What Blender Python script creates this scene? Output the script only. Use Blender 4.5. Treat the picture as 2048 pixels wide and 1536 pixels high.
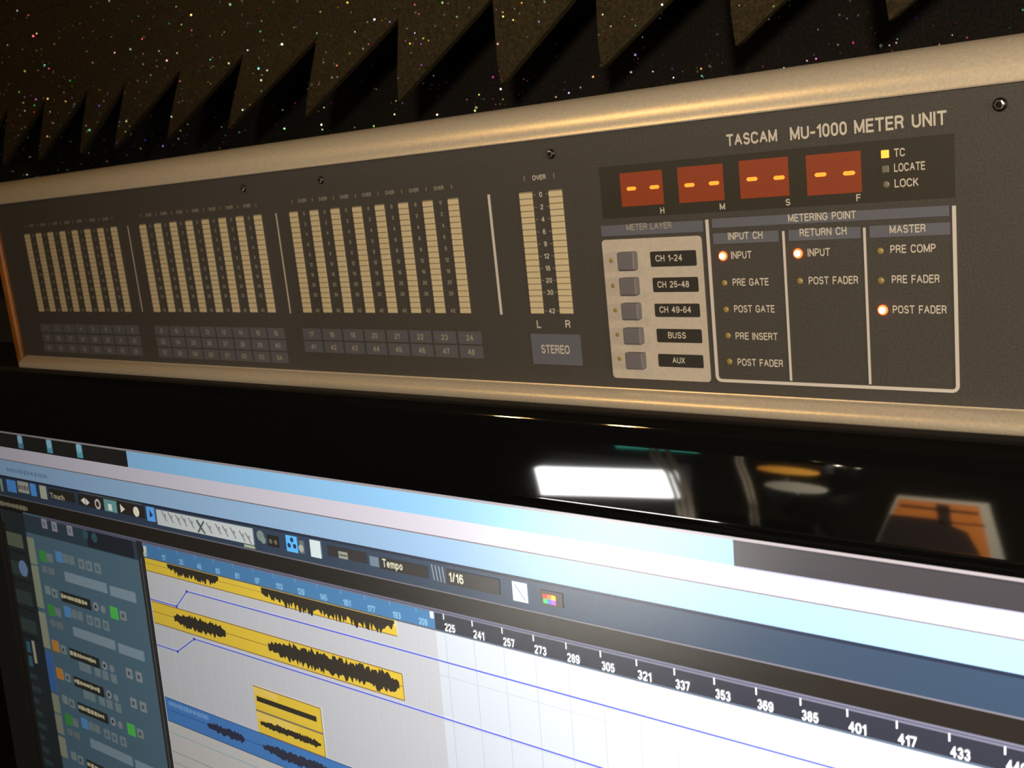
import bpy, bmesh, math, random
from mathutils import Vector, Matrix
random.seed(7)
scene = bpy.context.scene
for o in list(bpy.data.objects): bpy.data.objects.remove(o)
COL = scene.collection
PI = math.pi

# ------------------------------------------------------------------ camera
H = 1.38                      # eye height; everything below is in metres, X right, Y towards the back wall
cam_d = bpy.data.cameras.new('camera'); cam = bpy.data.objects.new('camera', cam_d); COL.objects.link(cam)
cam_d.sensor_fit = 'HORIZONTAL'; cam_d.sensor_width = 36.0; cam_d.lens = 37.9537
cam_d.clip_start = 0.01; cam_d.clip_end = 50
cam.matrix_world = Matrix(((0.7835094, -0.0438744, 0.6198291), (0.6126097, 0.2215425, -0.7587017), (-0.1040309, 0.9741632, 0.2004585))).to_4x4()
cam.location = (0, 0, H)
scene.camera = cam
cam_d.dof.use_dof = True; cam_d.dof.focus_distance = .52; cam_d.dof.aperture_fstop = 28

# ------------------------------------------------------------------ world, exposure
scene.view_settings.view_transform = 'Standard'; scene.view_settings.look = 'None'
scene.view_settings.gamma = 1.0; scene.view_settings.use_curve_mapping = False
scene.view_settings.exposure = 0.0
w = bpy.data.worlds.new('room_ambient'); scene.world = w; w.use_nodes = True
w.node_tree.nodes['Background'].inputs[0].default_value = (1.0, .62, .30, 1)
w.node_tree.nodes['Background'].inputs[1].default_value = 0.006

def add_light(name, kind, loc, target, power, color, **kw):
    d = bpy.data.lights.new(name, kind); d.energy = power; d.color = color
    for k, v in kw.items(): setattr(d, k, v)
    o = bpy.data.objects.new(name, d); COL.objects.link(o); o.location = loc
    o.rotation_euler = (Vector(target)-Vector(loc)).to_track_quat('-Z', 'Y').to_euler()
    return o
# room light from the right, above the mixing position
add_light('right_room_light', 'AREA', (1.9, -.20, H+.10), (-.55, .6, H-.02), 17, (1.0, .80, .55), shape='DISK', size=.25)
# added spots behind the operator: one for the mirrored cards, one filling the meter panel
add_light('rear_sleeve_fill', 'SPOT', (-.35, -.75, H-.15), (-.62, -1.2, H-.62), 60, (1.0, .86, .66), spot_size=1.1, spot_blend=.6, shadow_soft_size=.03)
add_light('rear_panel_fill', 'SPOT', (.50, -.90, H+.28), (-.08, .53, H-.07), 95, (1.0, .86, .68), spot_size=1.0, spot_blend=1.0, shadow_soft_size=.08)

# ------------------------------------------------------------------ materials
def mat(name, base=(.5,.5,.5), rough=.5, metal=0.0, emit=None, estr=0.0, spec=.5, coat=0.0, coat_rough=.03):
    m = bpy.data.materials.new(name); m.use_nodes = True
    b = m.node_tree.nodes['Principled BSDF']
    b.inputs['Base Color'].default_value = (*base, 1); b.inputs['Roughness'].default_value = rough
    b.inputs['Metallic'].default_value = metal; b.inputs['Specular IOR Level'].default_value = spec
    if coat: b.inputs['Coat Weight'].default_value = coat; b.inputs['Coat Roughness'].default_value = coat_rough
    if emit: b.inputs['Emission Color'].default_value = (*emit, 1); b.inputs['Emission Strength'].default_value = estr
    return m
def noisy(m, scale=400, amount=.25, bump=.0, detail=3, dist=.0005):
    nt = m.node_tree; b = nt.nodes['Principled BSDF']; c = tuple(b.inputs['Base Color'].default_value)
    tc = nt.nodes.new('ShaderNodeTexCoord'); n = nt.nodes.new('ShaderNodeTexNoise')
    n.inputs['Scale'].default_value = scale; n.inputs['Detail'].default_value = detail
    nt.links.new(tc.outputs['Object'], n.inputs['Vector'])
    r = nt.nodes.new('ShaderNodeValToRGB')
    r.color_ramp.elements[0].color = (*[x*(1-amount) for x in c[:3]], 1); r.color_ramp.elements[0].position = .3
    r.color_ramp.elements[1].color = (*[min(1, x*(1+amount)) for x in c[:3]], 1); r.color_ramp.elements[1].position = .7
    nt.links.new(n.outputs['Fac'], r.inputs['Fac']); nt.links.new(r.outputs['Color'], b.inputs['Base Color'])
    if bump:
        bp = nt.nodes.new('ShaderNodeBump'); bp.inputs['Strength'].default_value = bump; bp.inputs['Distance'].default_value = dist
        nt.links.new(n.outputs['Fac'], bp.inputs['Height']); nt.links.new(bp.outputs['Normal'], b.inputs['Normal'])
    return m
M = {}
M['panel']   = noisy(mat('charcoal_panel_paint', (.060,.054,.048), .62, spec=.35), 900, .18, .15)
M['window']  = mat('smoked_acrylic', (.042,.036,.028), .45, spec=.35)
M['silver']  = noisy(mat('satin_silver_paint', (.86,.75,.59), .34, .5), 600, .08, .08)
M['silverline'] = mat('silver_print', (.60,.56,.52), .5)
M['housing'] = noisy(mat('black_steel', (.02,.018,.016), .5), 300, .2)
M['wood']    = noisy(mat('orange_lacquered_wood', (.36,.12,.012), .4), 40, .35)
M['cream']   = mat('cream_led_segment', (.62,.52,.33), .5)
M['slot']    = mat('meter_slot', (.26,.215,.14), .6)
M['print']   = mat('cream_print', (.55,.50,.42), .6)
M['dimprint']= mat('darker_cream_print', (.34,.30,.24), .6)  # darker cream for small markings
M['bluegrey']= mat('blue_grey_print', (.115,.12,.15), .6)
M['cell']    = mat('blue_grey_cell', (.10,.10,.115), .6)
M['plate']   = noisy(mat('beige_plate', (.50,.44,.37), .55), 500, .06)
M['button']  = mat('grey_violet_button', (.15,.14,.155), .42)
M['labelblk']= mat('black_label', (.03,.027,.022), .55)
M['screw']   = mat('black_oxide_screw', (.012,.010,.008), .3, .3)
M['ledoff']  = mat('amber_led_unlit', (.30,.22,.07), .35)
M['ledgrey'] = mat('grey_led_unlit', (.17,.16,.10), .4)
M['ledred']  = mat('red_led_lit', (.8,.1,.02), .4, emit=(1.0,.05,.008), estr=7)
M['ledcore'] = mat('red_led_core', (.9,.5,.3), .4, emit=(1.0,.62,.36), estr=6)
M['ledamber']= mat('amber_led_lit', (.9,.5,.1), .4, emit=(1.0,.36,.03), estr=1.15)
M['display'] = mat('orange_display_glow', (.10,.03,.012), .5, emit=(1.0,.10,.015), estr=.15)
M['dash']    = mat('orange_display_segment', (.9,.3,.05), .5, emit=(1.0,.17,.010), estr=1.7)
M['gloss']   = mat('piano_black_plastic', (.003,.003,.003), .03); M['gloss'].node_tree.nodes['Principled BSDF'].inputs['IOR'].default_value = 2.0
M['blackpl'] = mat('matt_black_plastic', (.004,.004,.004), .5)
M['desk']    = noisy(mat('black_desk_laminate', (.02,.017,.014), .45), 60, .3)
M['wall']    = noisy(mat('dark_painted_wall', (.05,.04,.03), .85), 30, .2)
M['floor']   = noisy(mat('dark_carpet', (.03,.026,.024), .95), 200, .4)
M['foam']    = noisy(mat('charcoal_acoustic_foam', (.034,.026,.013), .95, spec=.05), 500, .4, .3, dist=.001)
M['foamshade']= noisy(mat('shaded_acoustic_foam', (.012,.010,.008), .95, spec=.05), 500, .4)  # same foam darkened, shade of the hollows put into its colour
M['cable']   = mat('pale_cable_jacket', (.55,.50,.42), .4)
M['paperw']  = mat('off_white_card', (.62,.62,.56), .6)
M['orange']  = mat('orange_card', (.80,.27,.05), .6)
M['darkink'] = mat('dark_ink', (.03,.02,.02), .6)
M['lightbox']= mat('white_diffuser', (.9,.9,.9), .5, emit=(1.0,.98,.95), estr=13)
M['glarepanel']= mat('white_glare_diffuser', (.9,.9,.9), .5, emit=(1.0,.95,.86), estr=34)
M['tealstrip']= mat('teal_plastic', (.08,.5,.42), .4, emit=(.1,.8,.6), estr=1.6)
M['bulb']    = mat('warm_bulb', (1,.8,.5), .4, emit=(1.0,.60,.20), estr=260)
M['lampmetal']= mat('lamp_steel', (.3,.28,.25), .3, .8)

# LCD: the pixel colours are given off towards the front; an LCD gives less light at a slant, as its backlight lobe does
lcd = bpy.data.materials.new('lcd_pixels'); lcd.use_nodes = True; nt = lcd.node_tree; b = nt.nodes['Principled BSDF']
b.inputs['Base Color'].default_value = (.012,.012,.012,1); b.inputs['Roughness'].default_value = .25; b.inputs['IOR'].default_value = 2.4
at = nt.nodes.new('ShaderNodeAttribute'); at.attribute_name = 'pixel'
nt.links.new(at.outputs['Color'], b.inputs['Emission Color'])
lw = nt.nodes.new('ShaderNodeLayerWeight'); lw.inputs['Blend'].default_value = .5
inv = nt.nodes.new('ShaderNodeMath'); inv.operation = 'SUBTRACT'; inv.inputs[0].default_value = 1.0; nt.links.new(lw.outputs['Facing'], inv.inputs[1])
pw = nt.nodes.new('ShaderNodeMath'); pw.operation = 'POWER'; pw.inputs[1].default_value = 2.4; nt.links.new(inv.outputs[0], pw.inputs[0])
ml = nt.nodes.new('ShaderNodeMath'); ml.operation = 'MULTIPLY'; ml.inputs[1].default_value = 3.2; nt.links.new(pw.outputs[0], ml.inputs[0])
nt.links.new(ml.outputs[0], b.inputs['Emission Strength'])
M['lcd'] = lcd

# glitter: tiny foil flakes, each with its own colour
gl = mat('glitter_foil', (1,1,1), .28, 1.0); nt = gl.node_tree
at = nt.nodes.new('ShaderNodeAttribute'); at.attribute_name = 'pixel'
nt.links.new(at.outputs['Color'], nt.nodes['Principled BSDF'].inputs['Base Color'])
M['glitter'] = gl

# ------------------------------------------------------------------ builders
ROOTLOC = {}
def thing(name, label, cat, loc, group=None):
    o = bpy.data.objects.new(name, None); COL.objects.link(o); o.location = loc; o.empty_display_size = .05
    o['label'] = label; o['category'] = cat
    if group: o['group'] = group
    ROOTLOC[o] = Vector(loc); return o
def wloc(p):
    v = Vector((0,0,0))
    while p is not None: v += p.location; p = p.parent
    return v
def link(name, me, m, parent=None, kind=None, label=None, loc=None, smooth=False):
    """mesh in world coordinates unless loc is given (then it is relative to the parent)"""
    o = bpy.data.objects.new(name, me); COL.objects.link(o)
    if parent is not None:
        o.parent = parent
        if loc is None: me.transform(Matrix.Translation(-wloc(parent)))
        else: o.location = Vector(loc)-wloc(parent)
    elif loc is not None: o.location = loc
    if m is not None and not me.materials: me.materials.append(M[m] if isinstance(m, str) else m)
    if kind: o['kind'] = kind
    if label: o['label'] = label
    if smooth:
        for p in me.polygons: p.use_smooth = True
    return o
def mesh_from(bm, name='m'):
    me = bpy.data.meshes.new(name); bm.to_mesh(me); bm.free(); return me
def bm_box(bm, x0,x1,y0,y1,z0,z1):
    v = [bm.verts.new((x,y,z)) for x in (x0,x1) for y in (y0,y1) for z in (z0,z1)]
    for f in ((0,1,3,2),(4,6,7,5),(0,4,5,1),(2,3,7,6),(0,2,6,4),(1,5,7,3)): bm.faces.new([v[i] for i in f])
    return v
def box(x0,x1,y0,y1,z0,z1, bevel=0, seg=2):
    bm = bmesh.new(); bm_box(bm, min(x0,x1),max(x0,x1),min(y0,y1),max(y0,y1),min(z0,z1),max(z0,z1))
    if bevel: bmesh.ops.bevel(bm, geom=list(bm.edges), offset=bevel, segments=seg, affect='EDGES', profile=.5)
    bmesh.ops.recalc_face_normals(bm, faces=bm.faces)
    return mesh_from(bm)
def prism(poly, y0, y1):
    """extrude an (x,z) outline between two depths"""
    bm = bmesh.new(); a = [bm.verts.new((x,y0,z)) for x,z in poly]; c = [bm.verts.new((x,y1,z)) for x,z in poly]
    bm.faces.new(a); bm.faces.new(c[::-1]); n = len(poly)
    for i in range(n): bm.faces.new((a[i],c[i],c[(i+1)%n],a[(i+1)%n]))
    bmesh.ops.recalc_face_normals(bm, faces=bm.faces); return mesh_from(bm)
def profile_x(poly, x0, x1):
    """extrude a (y,z) profile along X"""
    bm = bmesh.new(); a = [bm.verts.new((x0,y,z)) for y,z in poly]; c = [bm.verts.new((x1,y,z)) for y,z in poly]
    bm.faces.new(a); bm.faces.new(c[::-1]); n = len(poly)
    for i in range(n): bm.faces.new((a[i],c[i],c[(i+1)%n],a[(i+1)%n]))
    bmesh.ops.recalc_face_normals(bm, faces=bm.faces); return mesh_from(bm)
def round_rect(x0,x1,z0,z1,r,n=5, which=(1,1,1,1)):
    pts = []
    for (cx,cz,a0,on) in ((x1-r,z1-r,0,which[0]),(x0+r,z1-r,90,which[1]),(x0+r,z0+r,180,which[2]),(x1-r,z0+r,270,which[3])):
        if on:
            for i in range(n+1):
                a = math.radians(a0+90*i/n); pts.append((cx+r*math.cos(a), cz+r*math.sin(a)))
        else:
            sx = 1 if a0 in (0,270) else -1; sz = 1 if a0 in (0,90) else -1
            pts.append((cx+sx*r, cz+sz*r))
    return pts
def dome(cx, y, cz, r, depth, seg=20, rings=5):
    """LED / screw dome standing proud towards -Y"""
    bm = bmesh.new(); rs = []
    for j in range(rings):
        a = (PI/2)*j/rings; rr = r*math.cos(a); yy = y-depth*math.sin(a)
        rs.append([bm.verts.new((cx+rr*math.cos(2*PI*i/seg), yy, cz+rr*math.sin(2*PI*i/seg))) for i in range(seg)])
    top = bm.verts.new((cx, y-depth, cz))
    for j in range(rings-1):
        for i in range(seg): bm.faces.new((rs[j][i],rs[j][(i+1)%seg],rs[j+1][(i+1)%seg],rs[j+1][i]))
    for i in range(seg): bm.faces.new((rs[-1][i],rs[-1][(i+1)%seg],top))
    bm.faces.new(rs[0][::-1])
    bmesh.ops.recalc_face_normals(bm, faces=bm.faces); return mesh_from(bm)
def tube(pts, r, seg=8):
    bm = bmesh.new(); rings = []; n = len(pts); up = Vector((0,0,1))
    for i, p in enumerate(pts):
        p = Vector(p); d = (Vector(pts[min(i+1,n-1)])-Vector(pts[max(i-1,0)])).normalized()
        a = d.cross(up if abs(d.z) < .95 else Vector((1,0,0))).normalized(); c = d.cross(a)
        rings.append([bm.verts.new(p+r*(math.cos(2*PI*k/seg)*a+math.sin(2*PI*k/seg)*c)) for k in range(seg)])
    for i in range(n-1):
        for k in range(seg): bm.faces.new((rings[i][k],rings[i][(k+1)%seg],rings[i+1][(k+1)%seg],rings[i+1][k]))
    bm.faces.new(rings[0]); bm.faces.new(rings[-1][::-1])
    bmesh.ops.recalc_face_normals(bm, faces=bm.faces); return mesh_from(bm)

def _arc(cx, cz, rx, rz, a0, a1, n=9):
    return [(cx+rx*math.cos(math.radians(a0+(a1-a0)*i/n)), cz+rz*math.sin(math.radians(a0+(a1-a0)*i/n))) for i in range(n+1)]
def _glyphs():
    G = {}
    def g(ch, w, *st): G[ch] = (w, st)
    O = lambda w: [(0,.68)]+_arc(w/2,.68,w/2,.32,180,0,12)+[(w,.32)]+_arc(w/2,.32,w/2,.32,0,-180,12)+[(0,.68)]
    g('A', .72, [(0,0),(.36,1),(.72,0)], [(.14,.36),(.58,.36)])
    g('B', .58, [(0,0),(0,1)], [(0,1),(.33,1)]+_arc(.33,.76,.23,.24,90,-90,8)+[(0,.52)], [(.3,.52)]+_arc(.34,.26,.24,.26,90,-90,8)+[(0,0)])
    g('C', .66, _arc(.34,.66,.34,.34,20,180,10)+[(0,.34)]+_arc(.34,.34,.34,.34,180,340,10))
    g('D', .62, [(0,0),(0,1),(.26,1)]+_arc(.28,.66,.34,.34,80,0,8)+[(.62,.34)]+_arc(.28,.34,.34,.34,0,-80,8)+[(.26,0),(0,0)])
    g('E', .52, [(.52,0),(0,0),(0,1),(.52,1)], [(0,.52),(.46,.52)])
    g('F', .50, [(0,0),(0,1),(.50,1)], [(0,.50),(.44,.50)])
    g('G', .68, _arc(.34,.66,.34,.34,20,180,10)+[(0,.34)]+_arc(.34,.34,.34,.34,180,300,8)+[(.68,.22),(.68,.46),(.38,.46)])
    g('H', .60, [(0,0),(0,1)], [(.6,0),(.6,1)], [(0,.52),(.6,.52)])
    g('I', .0, [(0,0),(0,1)])
    g('K', .60, [(0,0),(0,1)], [(.58,1),(0,.38)], [(.2,.58),(.6,0)])
    g('L', .48, [(0,1),(0,0),(.48,0)])
    g('M', .76, [(0,0),(0,1),(.38,.05),(.76,1),(.76,0)])
    g('N', .62, [(0,0),(0,1),(.62,0),(.62,1)])
    g('O', .70, O(.70))
    g('P', .56, [(0,0),(0,1),(.30,1)]+_arc(.30,.73,.26,.27,90,-90,9)+[(0,.46)])
    g('R', .60, [(0,0),(0,1),(.32,1)]+_arc(.32,.75,.26,.25,90,-90,9)+[(0,.50)], [(.30,.50),(.50,.42),(.54,.12),(.60,0)])
    g('S', .58, _arc(.29,.74,.27,.26,20,180,8)+_arc(.27,.76,.25,.25,180,260,4)+[(.34,.49)]+_arc(.31,.26,.27,.26,70,0,5)+_arc(.29,.26,.29,.26,0,-160,9))
    g('T', .62, [(0,1),(.62,1)], [(.31,1),(.31,0)])
    g('U', .60, [(0,1),(0,.30)]+_arc(.30,.30,.30,.30,180,360,10)+[(.6,1)])
    g('V', .66, [(0,1),(.33,0),(.66,1)])
    g('X', .62, [(0,0),(.62,1)], [(0,1),(.62,0)])
    g('Y', .64, [(0,1),(.32,.42),(.64,1)], [(.32,.42),(.32,0)])
    g('-', .30, [(0,.40),(.30,.40)])
    g('/', .30, [(0,-.05),(.30,1.05)])
    g('0', .50, O(.50))
    g('1', .26, [(0,.74),(.26,1),(.26,0)])
    g('2', .52, _arc(.26,.74,.25,.26,170,-20,9)+[(.40,.48),(.04,.12),(.0,0),(.52,0)])
    g('3', .52, _arc(.25,.76,.23,.24,160,-90,10), _arc(.25,.27,.26,.27,85,-160,10))
    g('4', .54, [(.40,0),(.40,1),(0,.30),(.54,.30)])
    g('5', .52, [(.48,1),(.09,1),(.03,.50)]+_arc(.26,.32,.26,.30,140,-160,11))
    g('6', .52, _arc(.27,.78,.22,.22,20,140,5)+[(.0,.50),(.0,.30)]+_arc(.26,.30,.26,.30,180,540,14))
    g('7', .50, [(0,1),(.50,1),(.16,0)])
    g('8', .50, _arc(.25,.76,.21,.24,-90,270,14), _arc(.25,.27,.25,.27,90,450,14))
    g('9', .52, _arc(.26,.70,.26,.30,0,360,14)+[(.52,.50)]+_arc(.26,.24,.26,.24,0,-160,7))
    g(' ', .26)
    g('o', .48, [(0,.38)]+_arc(.24,.38,.24,.33,180,-180,14)); g('u', .44, [(0,.70),(0,.24)]+_arc(.22,.24,.22,.22,180,360,7)+[(.44,.70)], [(.44,.3),(.44,0)])
    g('c', .44, _arc(.24,.36,.24,.33,40,320,12)); g('h', .44, [(0,0),(0,1)], [(0,.44)]+_arc(.22,.46,.22,.22,180,0,7)+[(.44,0)])
    g('e', .48, [(.0,.36),(.48,.36)]+_arc(.24,.36,.24,.33,0,310,12)); g('m', .74, [(0,0),(0,.70)], [(0,.5)]+_arc(.185,.5,.185,.2,180,0,6)+[(.37,0)], [(.37,.5)]+_arc(.555,.5,.185,.2,180,0,6)+[(.74,0)])
    g('p', .48, [(0,.70),(0,-.26)], _arc(.24,.36,.24,.33,180,-180,14))
    return G
GL = _glyphs(); _tc = {}
def text_verts(s, bold=0.0):
    """own sans-serif lettering: strokes of even width, cap height 1, starting at x=0; returns points, faces, width"""
    key = (s, bold)
    if key in _tc: return _tc[key]
    t = .145+bold*1.2; x = t/2; pts = []; fs = []
    def quad(a, c, l):
        dx, dz = c[0]-a[0], c[1]-a[1]; L = math.hypot(dx, dz) or 1e-6; ex, ez = dx/L*t/2*l, dz/L*t/2*l; nx, nz = -dz/L*t/2, dx/L*t/2
        i = len(pts); pts.extend([(a[0]-ex+nx,a[1]-ez+nz),(a[0]-ex-nx,a[1]-ez-nz),(c[0]+ex-nx,c[1]+ez-nz),(c[0]+ex+nx,c[1]+ez+nz)]); fs.append((i,i+1,i+2,i+3))
    for ch in s:
        w, st = GL[ch]
        for p in st:
            q = [(x+a, t/2+c*(1-t)) for a, c in p]
            curved = len(q) > 6
            for a, c in zip(q, q[1:]): quad(a, c, .35 if curved else .9 if abs(a[0]-c[0]) < 1e-6 or abs(a[1]-c[1]) < 1e-6 else .25)
        x += w+t+.115
    out = (pts, fs, x-t/2-.115); _tc[key] = out; return out
def lettering(s, x0, z0, h, width=None, y=0, bold=.02, center=False, thick=.0001):
    """solid printed lettering on a plane facing -Y: left end, base line, cap height, optional total width"""
    vs, fs, wd = text_verts(s, bold); sx = (width/wd) if width else h*1.0
    if center: x0 = x0-wd*sx/2
    bm = bmesh.new(); V = [bm.verts.new((x0+a*sx, y-((i//4)%7)*7e-6, z0+c*h)) for i, (a, c) in enumerate(vs)]
    for f in fs: bm.faces.new([V[i] for i in f])
    return mesh_from(bm)

# ------------------------------------------------------------------ the room
YB = .70                                   # plane of the wall behind
def struct(name, me, m): o = link(name, me, m); o['kind'] = 'structure'; return o
struct('floor', box(-3.2, 3.0, -2.6, YB+.22, -.1, 0), 'floor')
struct('wall_back', box(-3.2, 3.0, YB+.12, YB+.22, 0, 2.7), 'wall')
struct('wall_left', box(-3.3, -3.2, -2.6, YB+.22, 0, 2.7), 'wall')
struct('wall_right', box(3.0, 3.1, -2.6, YB+.22, 0, 2.7), 'wall')
struct('wall_rear', box(-3.2, 3.0, -2.7, -2.6, 0, 2.7), 'wall')
struct('ceiling', box(-3.2, 3.0, -2.6, YB+.22, 2.7, 2.8), 'wall')

# ------------------------------------------------------------------ studio desk with its raised shelf
dz = H-.66
desk = thing('studio_desk', 'wide black studio desk under the monitor and shelf', 'desk', (-.5, .4, 0))
link('desktop', box(-1.9, .9, -.02, YB+.015, dz-.03, dz, .003), 'desk', desk)
SHZ = H-.157
sh = thing('raised_shelf', 'black raised shelf carrying the meter unit', 'shelf', (-.5, .6, dz))
link('shelf_board', box(-1.6, .5, .515, YB-.035, SHZ-.018, SHZ, .002), 'desk', sh)
for x in (-1.58, -.55, .47): link('shelf_support', box(x-.01, x+.01, .56, YB-.04, dz, SHZ-.018), 'desk', sh)
for x in (-1.85, .85):
    for y in (.03, .63): link('leg', box(x-.03, x+.03, y-.03, y+.03, 0, dz-.03, .004), 'desk', desk)

# ------------------------------------------------------------------ the meter unit
D = .53
def Z(z): return H+z
PT, PB = .0113, -.1385            # top and bottom edge of the panel
XL, XR = -1.058, .075              # left and right end
mu = thing('meter_unit', 'wide charcoal level meter unit in a silver frame with red lit displays', 'meter', (-.5, D+.04, SHZ))
link('housing', box(XL+.002, XR-.002, D+.006, D+.105, Z(-.1555), Z(.026), .002), 'housing', mu)
link('front_panel', box(XL, XR, D, D+.006, Z(PB-.001), Z(PT+.001)), 'panel', mu)
# silver trims, rounded profiles
def arc(cy, cz, ry, rz, a0, a1, n=14): return [(cy+ry*math.cos(math.radians(a0+(a1-a0)*i/n)), cz+rz*math.sin(math.radians(a0+(a1-a0)*i/n))) for i in range(n+1)]
tp = [(D+.006, Z(PT)), (D-.0015, Z(PT)), (D-.0019, Z(PT+.0006)), (D-.0015, Z(PT+.0012))] + arc(D+.0225, Z(PT+.0012), .024, .0205, 172, 90, 40) + [(D+.1, Z(PT+.0217)), (D+.1, Z(PT))]
link('top_trim', profile_x(tp, XL-.02, XR+.012), 'silver', mu, label='rounded silver trim', smooth=True)
bp_ = [(D+.006, Z(PB)), (D-.0002, Z(PB))] + arc(D+.005, Z(PB-.0085), .0150, .0085, 112, 270, 44) + [(D+.05, Z(PB-.017)), (D+.05, Z(PB))]
link('bottom_trim', profile_x(bp_, XL+.004, XR), 'silver', mu, label='silver trim along the lower edge', smooth=True)
link('end_cheek', box(XL-.0105, XL-.0005, D-.004, D+.104, Z(-.155), Z(.009), .002), 'wood', mu, label='orange lacquered wooden end')
link('end_cheek', box(XR+.0005, XR+.0105, D-.004, D+.104, Z(-.155), Z(.009), .002), 'wood', mu, label='orange lacquered wooden end')

def P_(p): return p[0]*D, H+p[1]*D
def flat(name, p, q, y, m, parent, r=None, th=.0006, label=None):
    """a thin plate on the panel between two opposite corners"""
    (a, c), (e, g) = p, q; x0, x1 = sorted((a, e)); z0, z1 = sorted((c, g))
    if r: me = prism(round_rect(x0, x1, z0, z1, r), y-th, y)
    else: me = box(x0, x1, y-th, y, z0, z1)
    return link(name, me, m, parent, label=label)

# screws
for c in ((-0.2535,0.0043), (-0.7257,0.0040), (-1.1077,0.0029), (-1.2725,0.0028)):
    x, z = P_(c); r = .0032 if x > -.2 else .0030
    s = link('screw', dome(x, D, z, r, .0016, 24, 4), 'screw', mu)
    bm = bmesh.new(); a = []; c2 = []
    for i in range(6):
        t = 2*PI*i/6; a.append(bm.verts.new((x+r*.5*math.cos(t), D-.00172, z+r*.5*math.sin(t)))); c2.append(bm.verts.new((x+r*.5*math.cos(t), D-.0008, z+r*.5*math.sin(t))))
    rim = [bm.verts.new((x+r*.72*math.cos(2*PI*i/6), D-.0015, z+r*.72*math.sin(2*PI*i/6))) for i in range(6)]
    for i in range(6):
        bm.faces.new((a[i],a[(i+1)%6],c2[(i+1)%6],c2[i])); bm.faces.new((rim[i],rim[(i+1)%6],a[(i+1)%6],a[i]))
    bm.faces.new(c2)
    link('hex_socket', mesh_from(bm), 'lampmetal', s)

# --- the bar meters
ZT, ZB2 = H-.036*D, H-.1765*D
NSEG = 20
starts = [(-1.909, -1.628), (-1.545, -1.258), (-1.180, -.886)]
bars = []
for g, (a, c) in enumerate(starts):
    for i in range(8): bars.append((a+(c-a)*i/7, .0165))
bars += [(-.7755, .0185), (-.7335, .0185)]
bars = [(x*D, w*D) for x, w in bars]
pitch = (ZT-ZB2)/NSEG
segme = {}
def seg_mesh(w):
    if w not in segme:
        segme[w] = box(0, w, -.0006, 0, 0, pitch*.86, .00012, 1); segme[w].materials.append(M['cream'])
    return segme[w]
for i, (x, wd) in enumerate(bars):
    b_ = link('bar_meter', box(x, x+wd, D-.0003, D, ZB2-.0003, ZT+.0003), 'slot', mu)
    if i >= 11:
        for k in range(NSEG): link('led_segment', seg_mesh(wd), None, b_, loc=(x, D-.0003, ZB2+k*pitch))
    else:
        bm = bmesh.new()
        for k in range(NSEG): bm_box(bm, x, x+wd, D-.0009, D-.0003, ZB2+k*pitch, ZB2+k*pitch+pitch*.86)
        bmesh.ops.recalc_face_normals(bm, faces=bm.faces)
        link('led_segments', mesh_from(bm), 'cream', b_, kind='stuff')
YP = D-.00025                       # plane of the print
scale = ['0','2','4','6','9','12','16','20','30','42']
def scale_marks(xc, gap, h, m):
    for k, s in enumerate(scale):
        z = ZT-pitch*(k*2+.5) if k < 9 else ZB2+pitch*.4
        link('scale_number', lettering(s, xc, z-h/2, h, None, YP, .03, True), m, mu)
        for sgn in (-1, 1):
            xx = xc+sgn*gap*.36
            link('scale_tick', box(xx-.0007, xx+.0007, YP-.0001, YP, z-.0002, z+.0002), 'dimprint', mu)
scale_marks((bars[24][0]+bars[24][1]+bars[25][0])/2, .0125, .0031, 'print')
over = []
for i in range(24):
    if i % 8 == 7: continue
    xc = (bars[i][0]+bars[i][1]+bars[i+1][0])/2
    bm = bmesh.new()
    for k, s in enumerate(scale):
        z = ZT-pitch*(k*2+.5) if k < 9 else ZB2+pitch*.4
        vs, fs, wn = text_verts(s, .03); h = .0026
        V = [bm.verts.new((xc+(a-wn/2)*h, YP-((j//4)%7)*7e-6, z-h/2+c*h)) for j, (a, c) in enumerate(vs)]
        for f in fs:
            try: bm.faces.new([V[j] for j in f])
            except ValueError: pass
    link('scale_numbers', mesh_from(bm), 'dimprint', mu)
    link('over_lettering', lettering('OVER', xc, ZT+.0062, .0026, .0085, YP, .03, True), 'dimprint', mu)
    for e in (0, 1):
        xe = bars[i+e][0]+bars[i+e][1]/2
        if e == 0 or i % 8 == 6: link('over_tick', box(xe-.0002, xe+.0002, YP-.0001, YP, ZT+.0062, ZT+.0088), 'dimprint', mu)
xc = (bars[24][0]+bars[24][1]+bars[25][0])/2
link('over_lettering', lettering('OVER', xc, ZT+.0068, .0030, .0100, YP, .03, True), 'print', mu)
for i in (24, 25):
    xe = bars[i][0]+bars[i][1]/2; link('over_tick', box(xe-.0002, xe+.0002, YP-.0001, YP, ZT+.007, ZT+.010), 'dimprint', mu)
for s, c in (('L', (-0.7663,-0.1942)), ('R', (-0.7243,-0.1937))):
    x, z = P_(c); link('channel_letter', lettering(s, x, z, .0050, None, YP, .02, True), 'print', mu)
for (p, q, wd) in (((-1.5786,-0.0361), (-1.5801,-0.1767), .0007), ((-1.2099,-0.0359), (-1.2090,-0.1781), .0010), ((-0.8217,-0.0347), (-0.8214,-0.1783), .0017)):
    a, c = P_(p), P_(q); x = (a[0]+c[0])/2
    link('divider_line', box(x-wd/2, x+wd/2, D-.0004, D, c[1], a[1]), 'silverline' if wd > .0012 else 'plate', mu)
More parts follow.
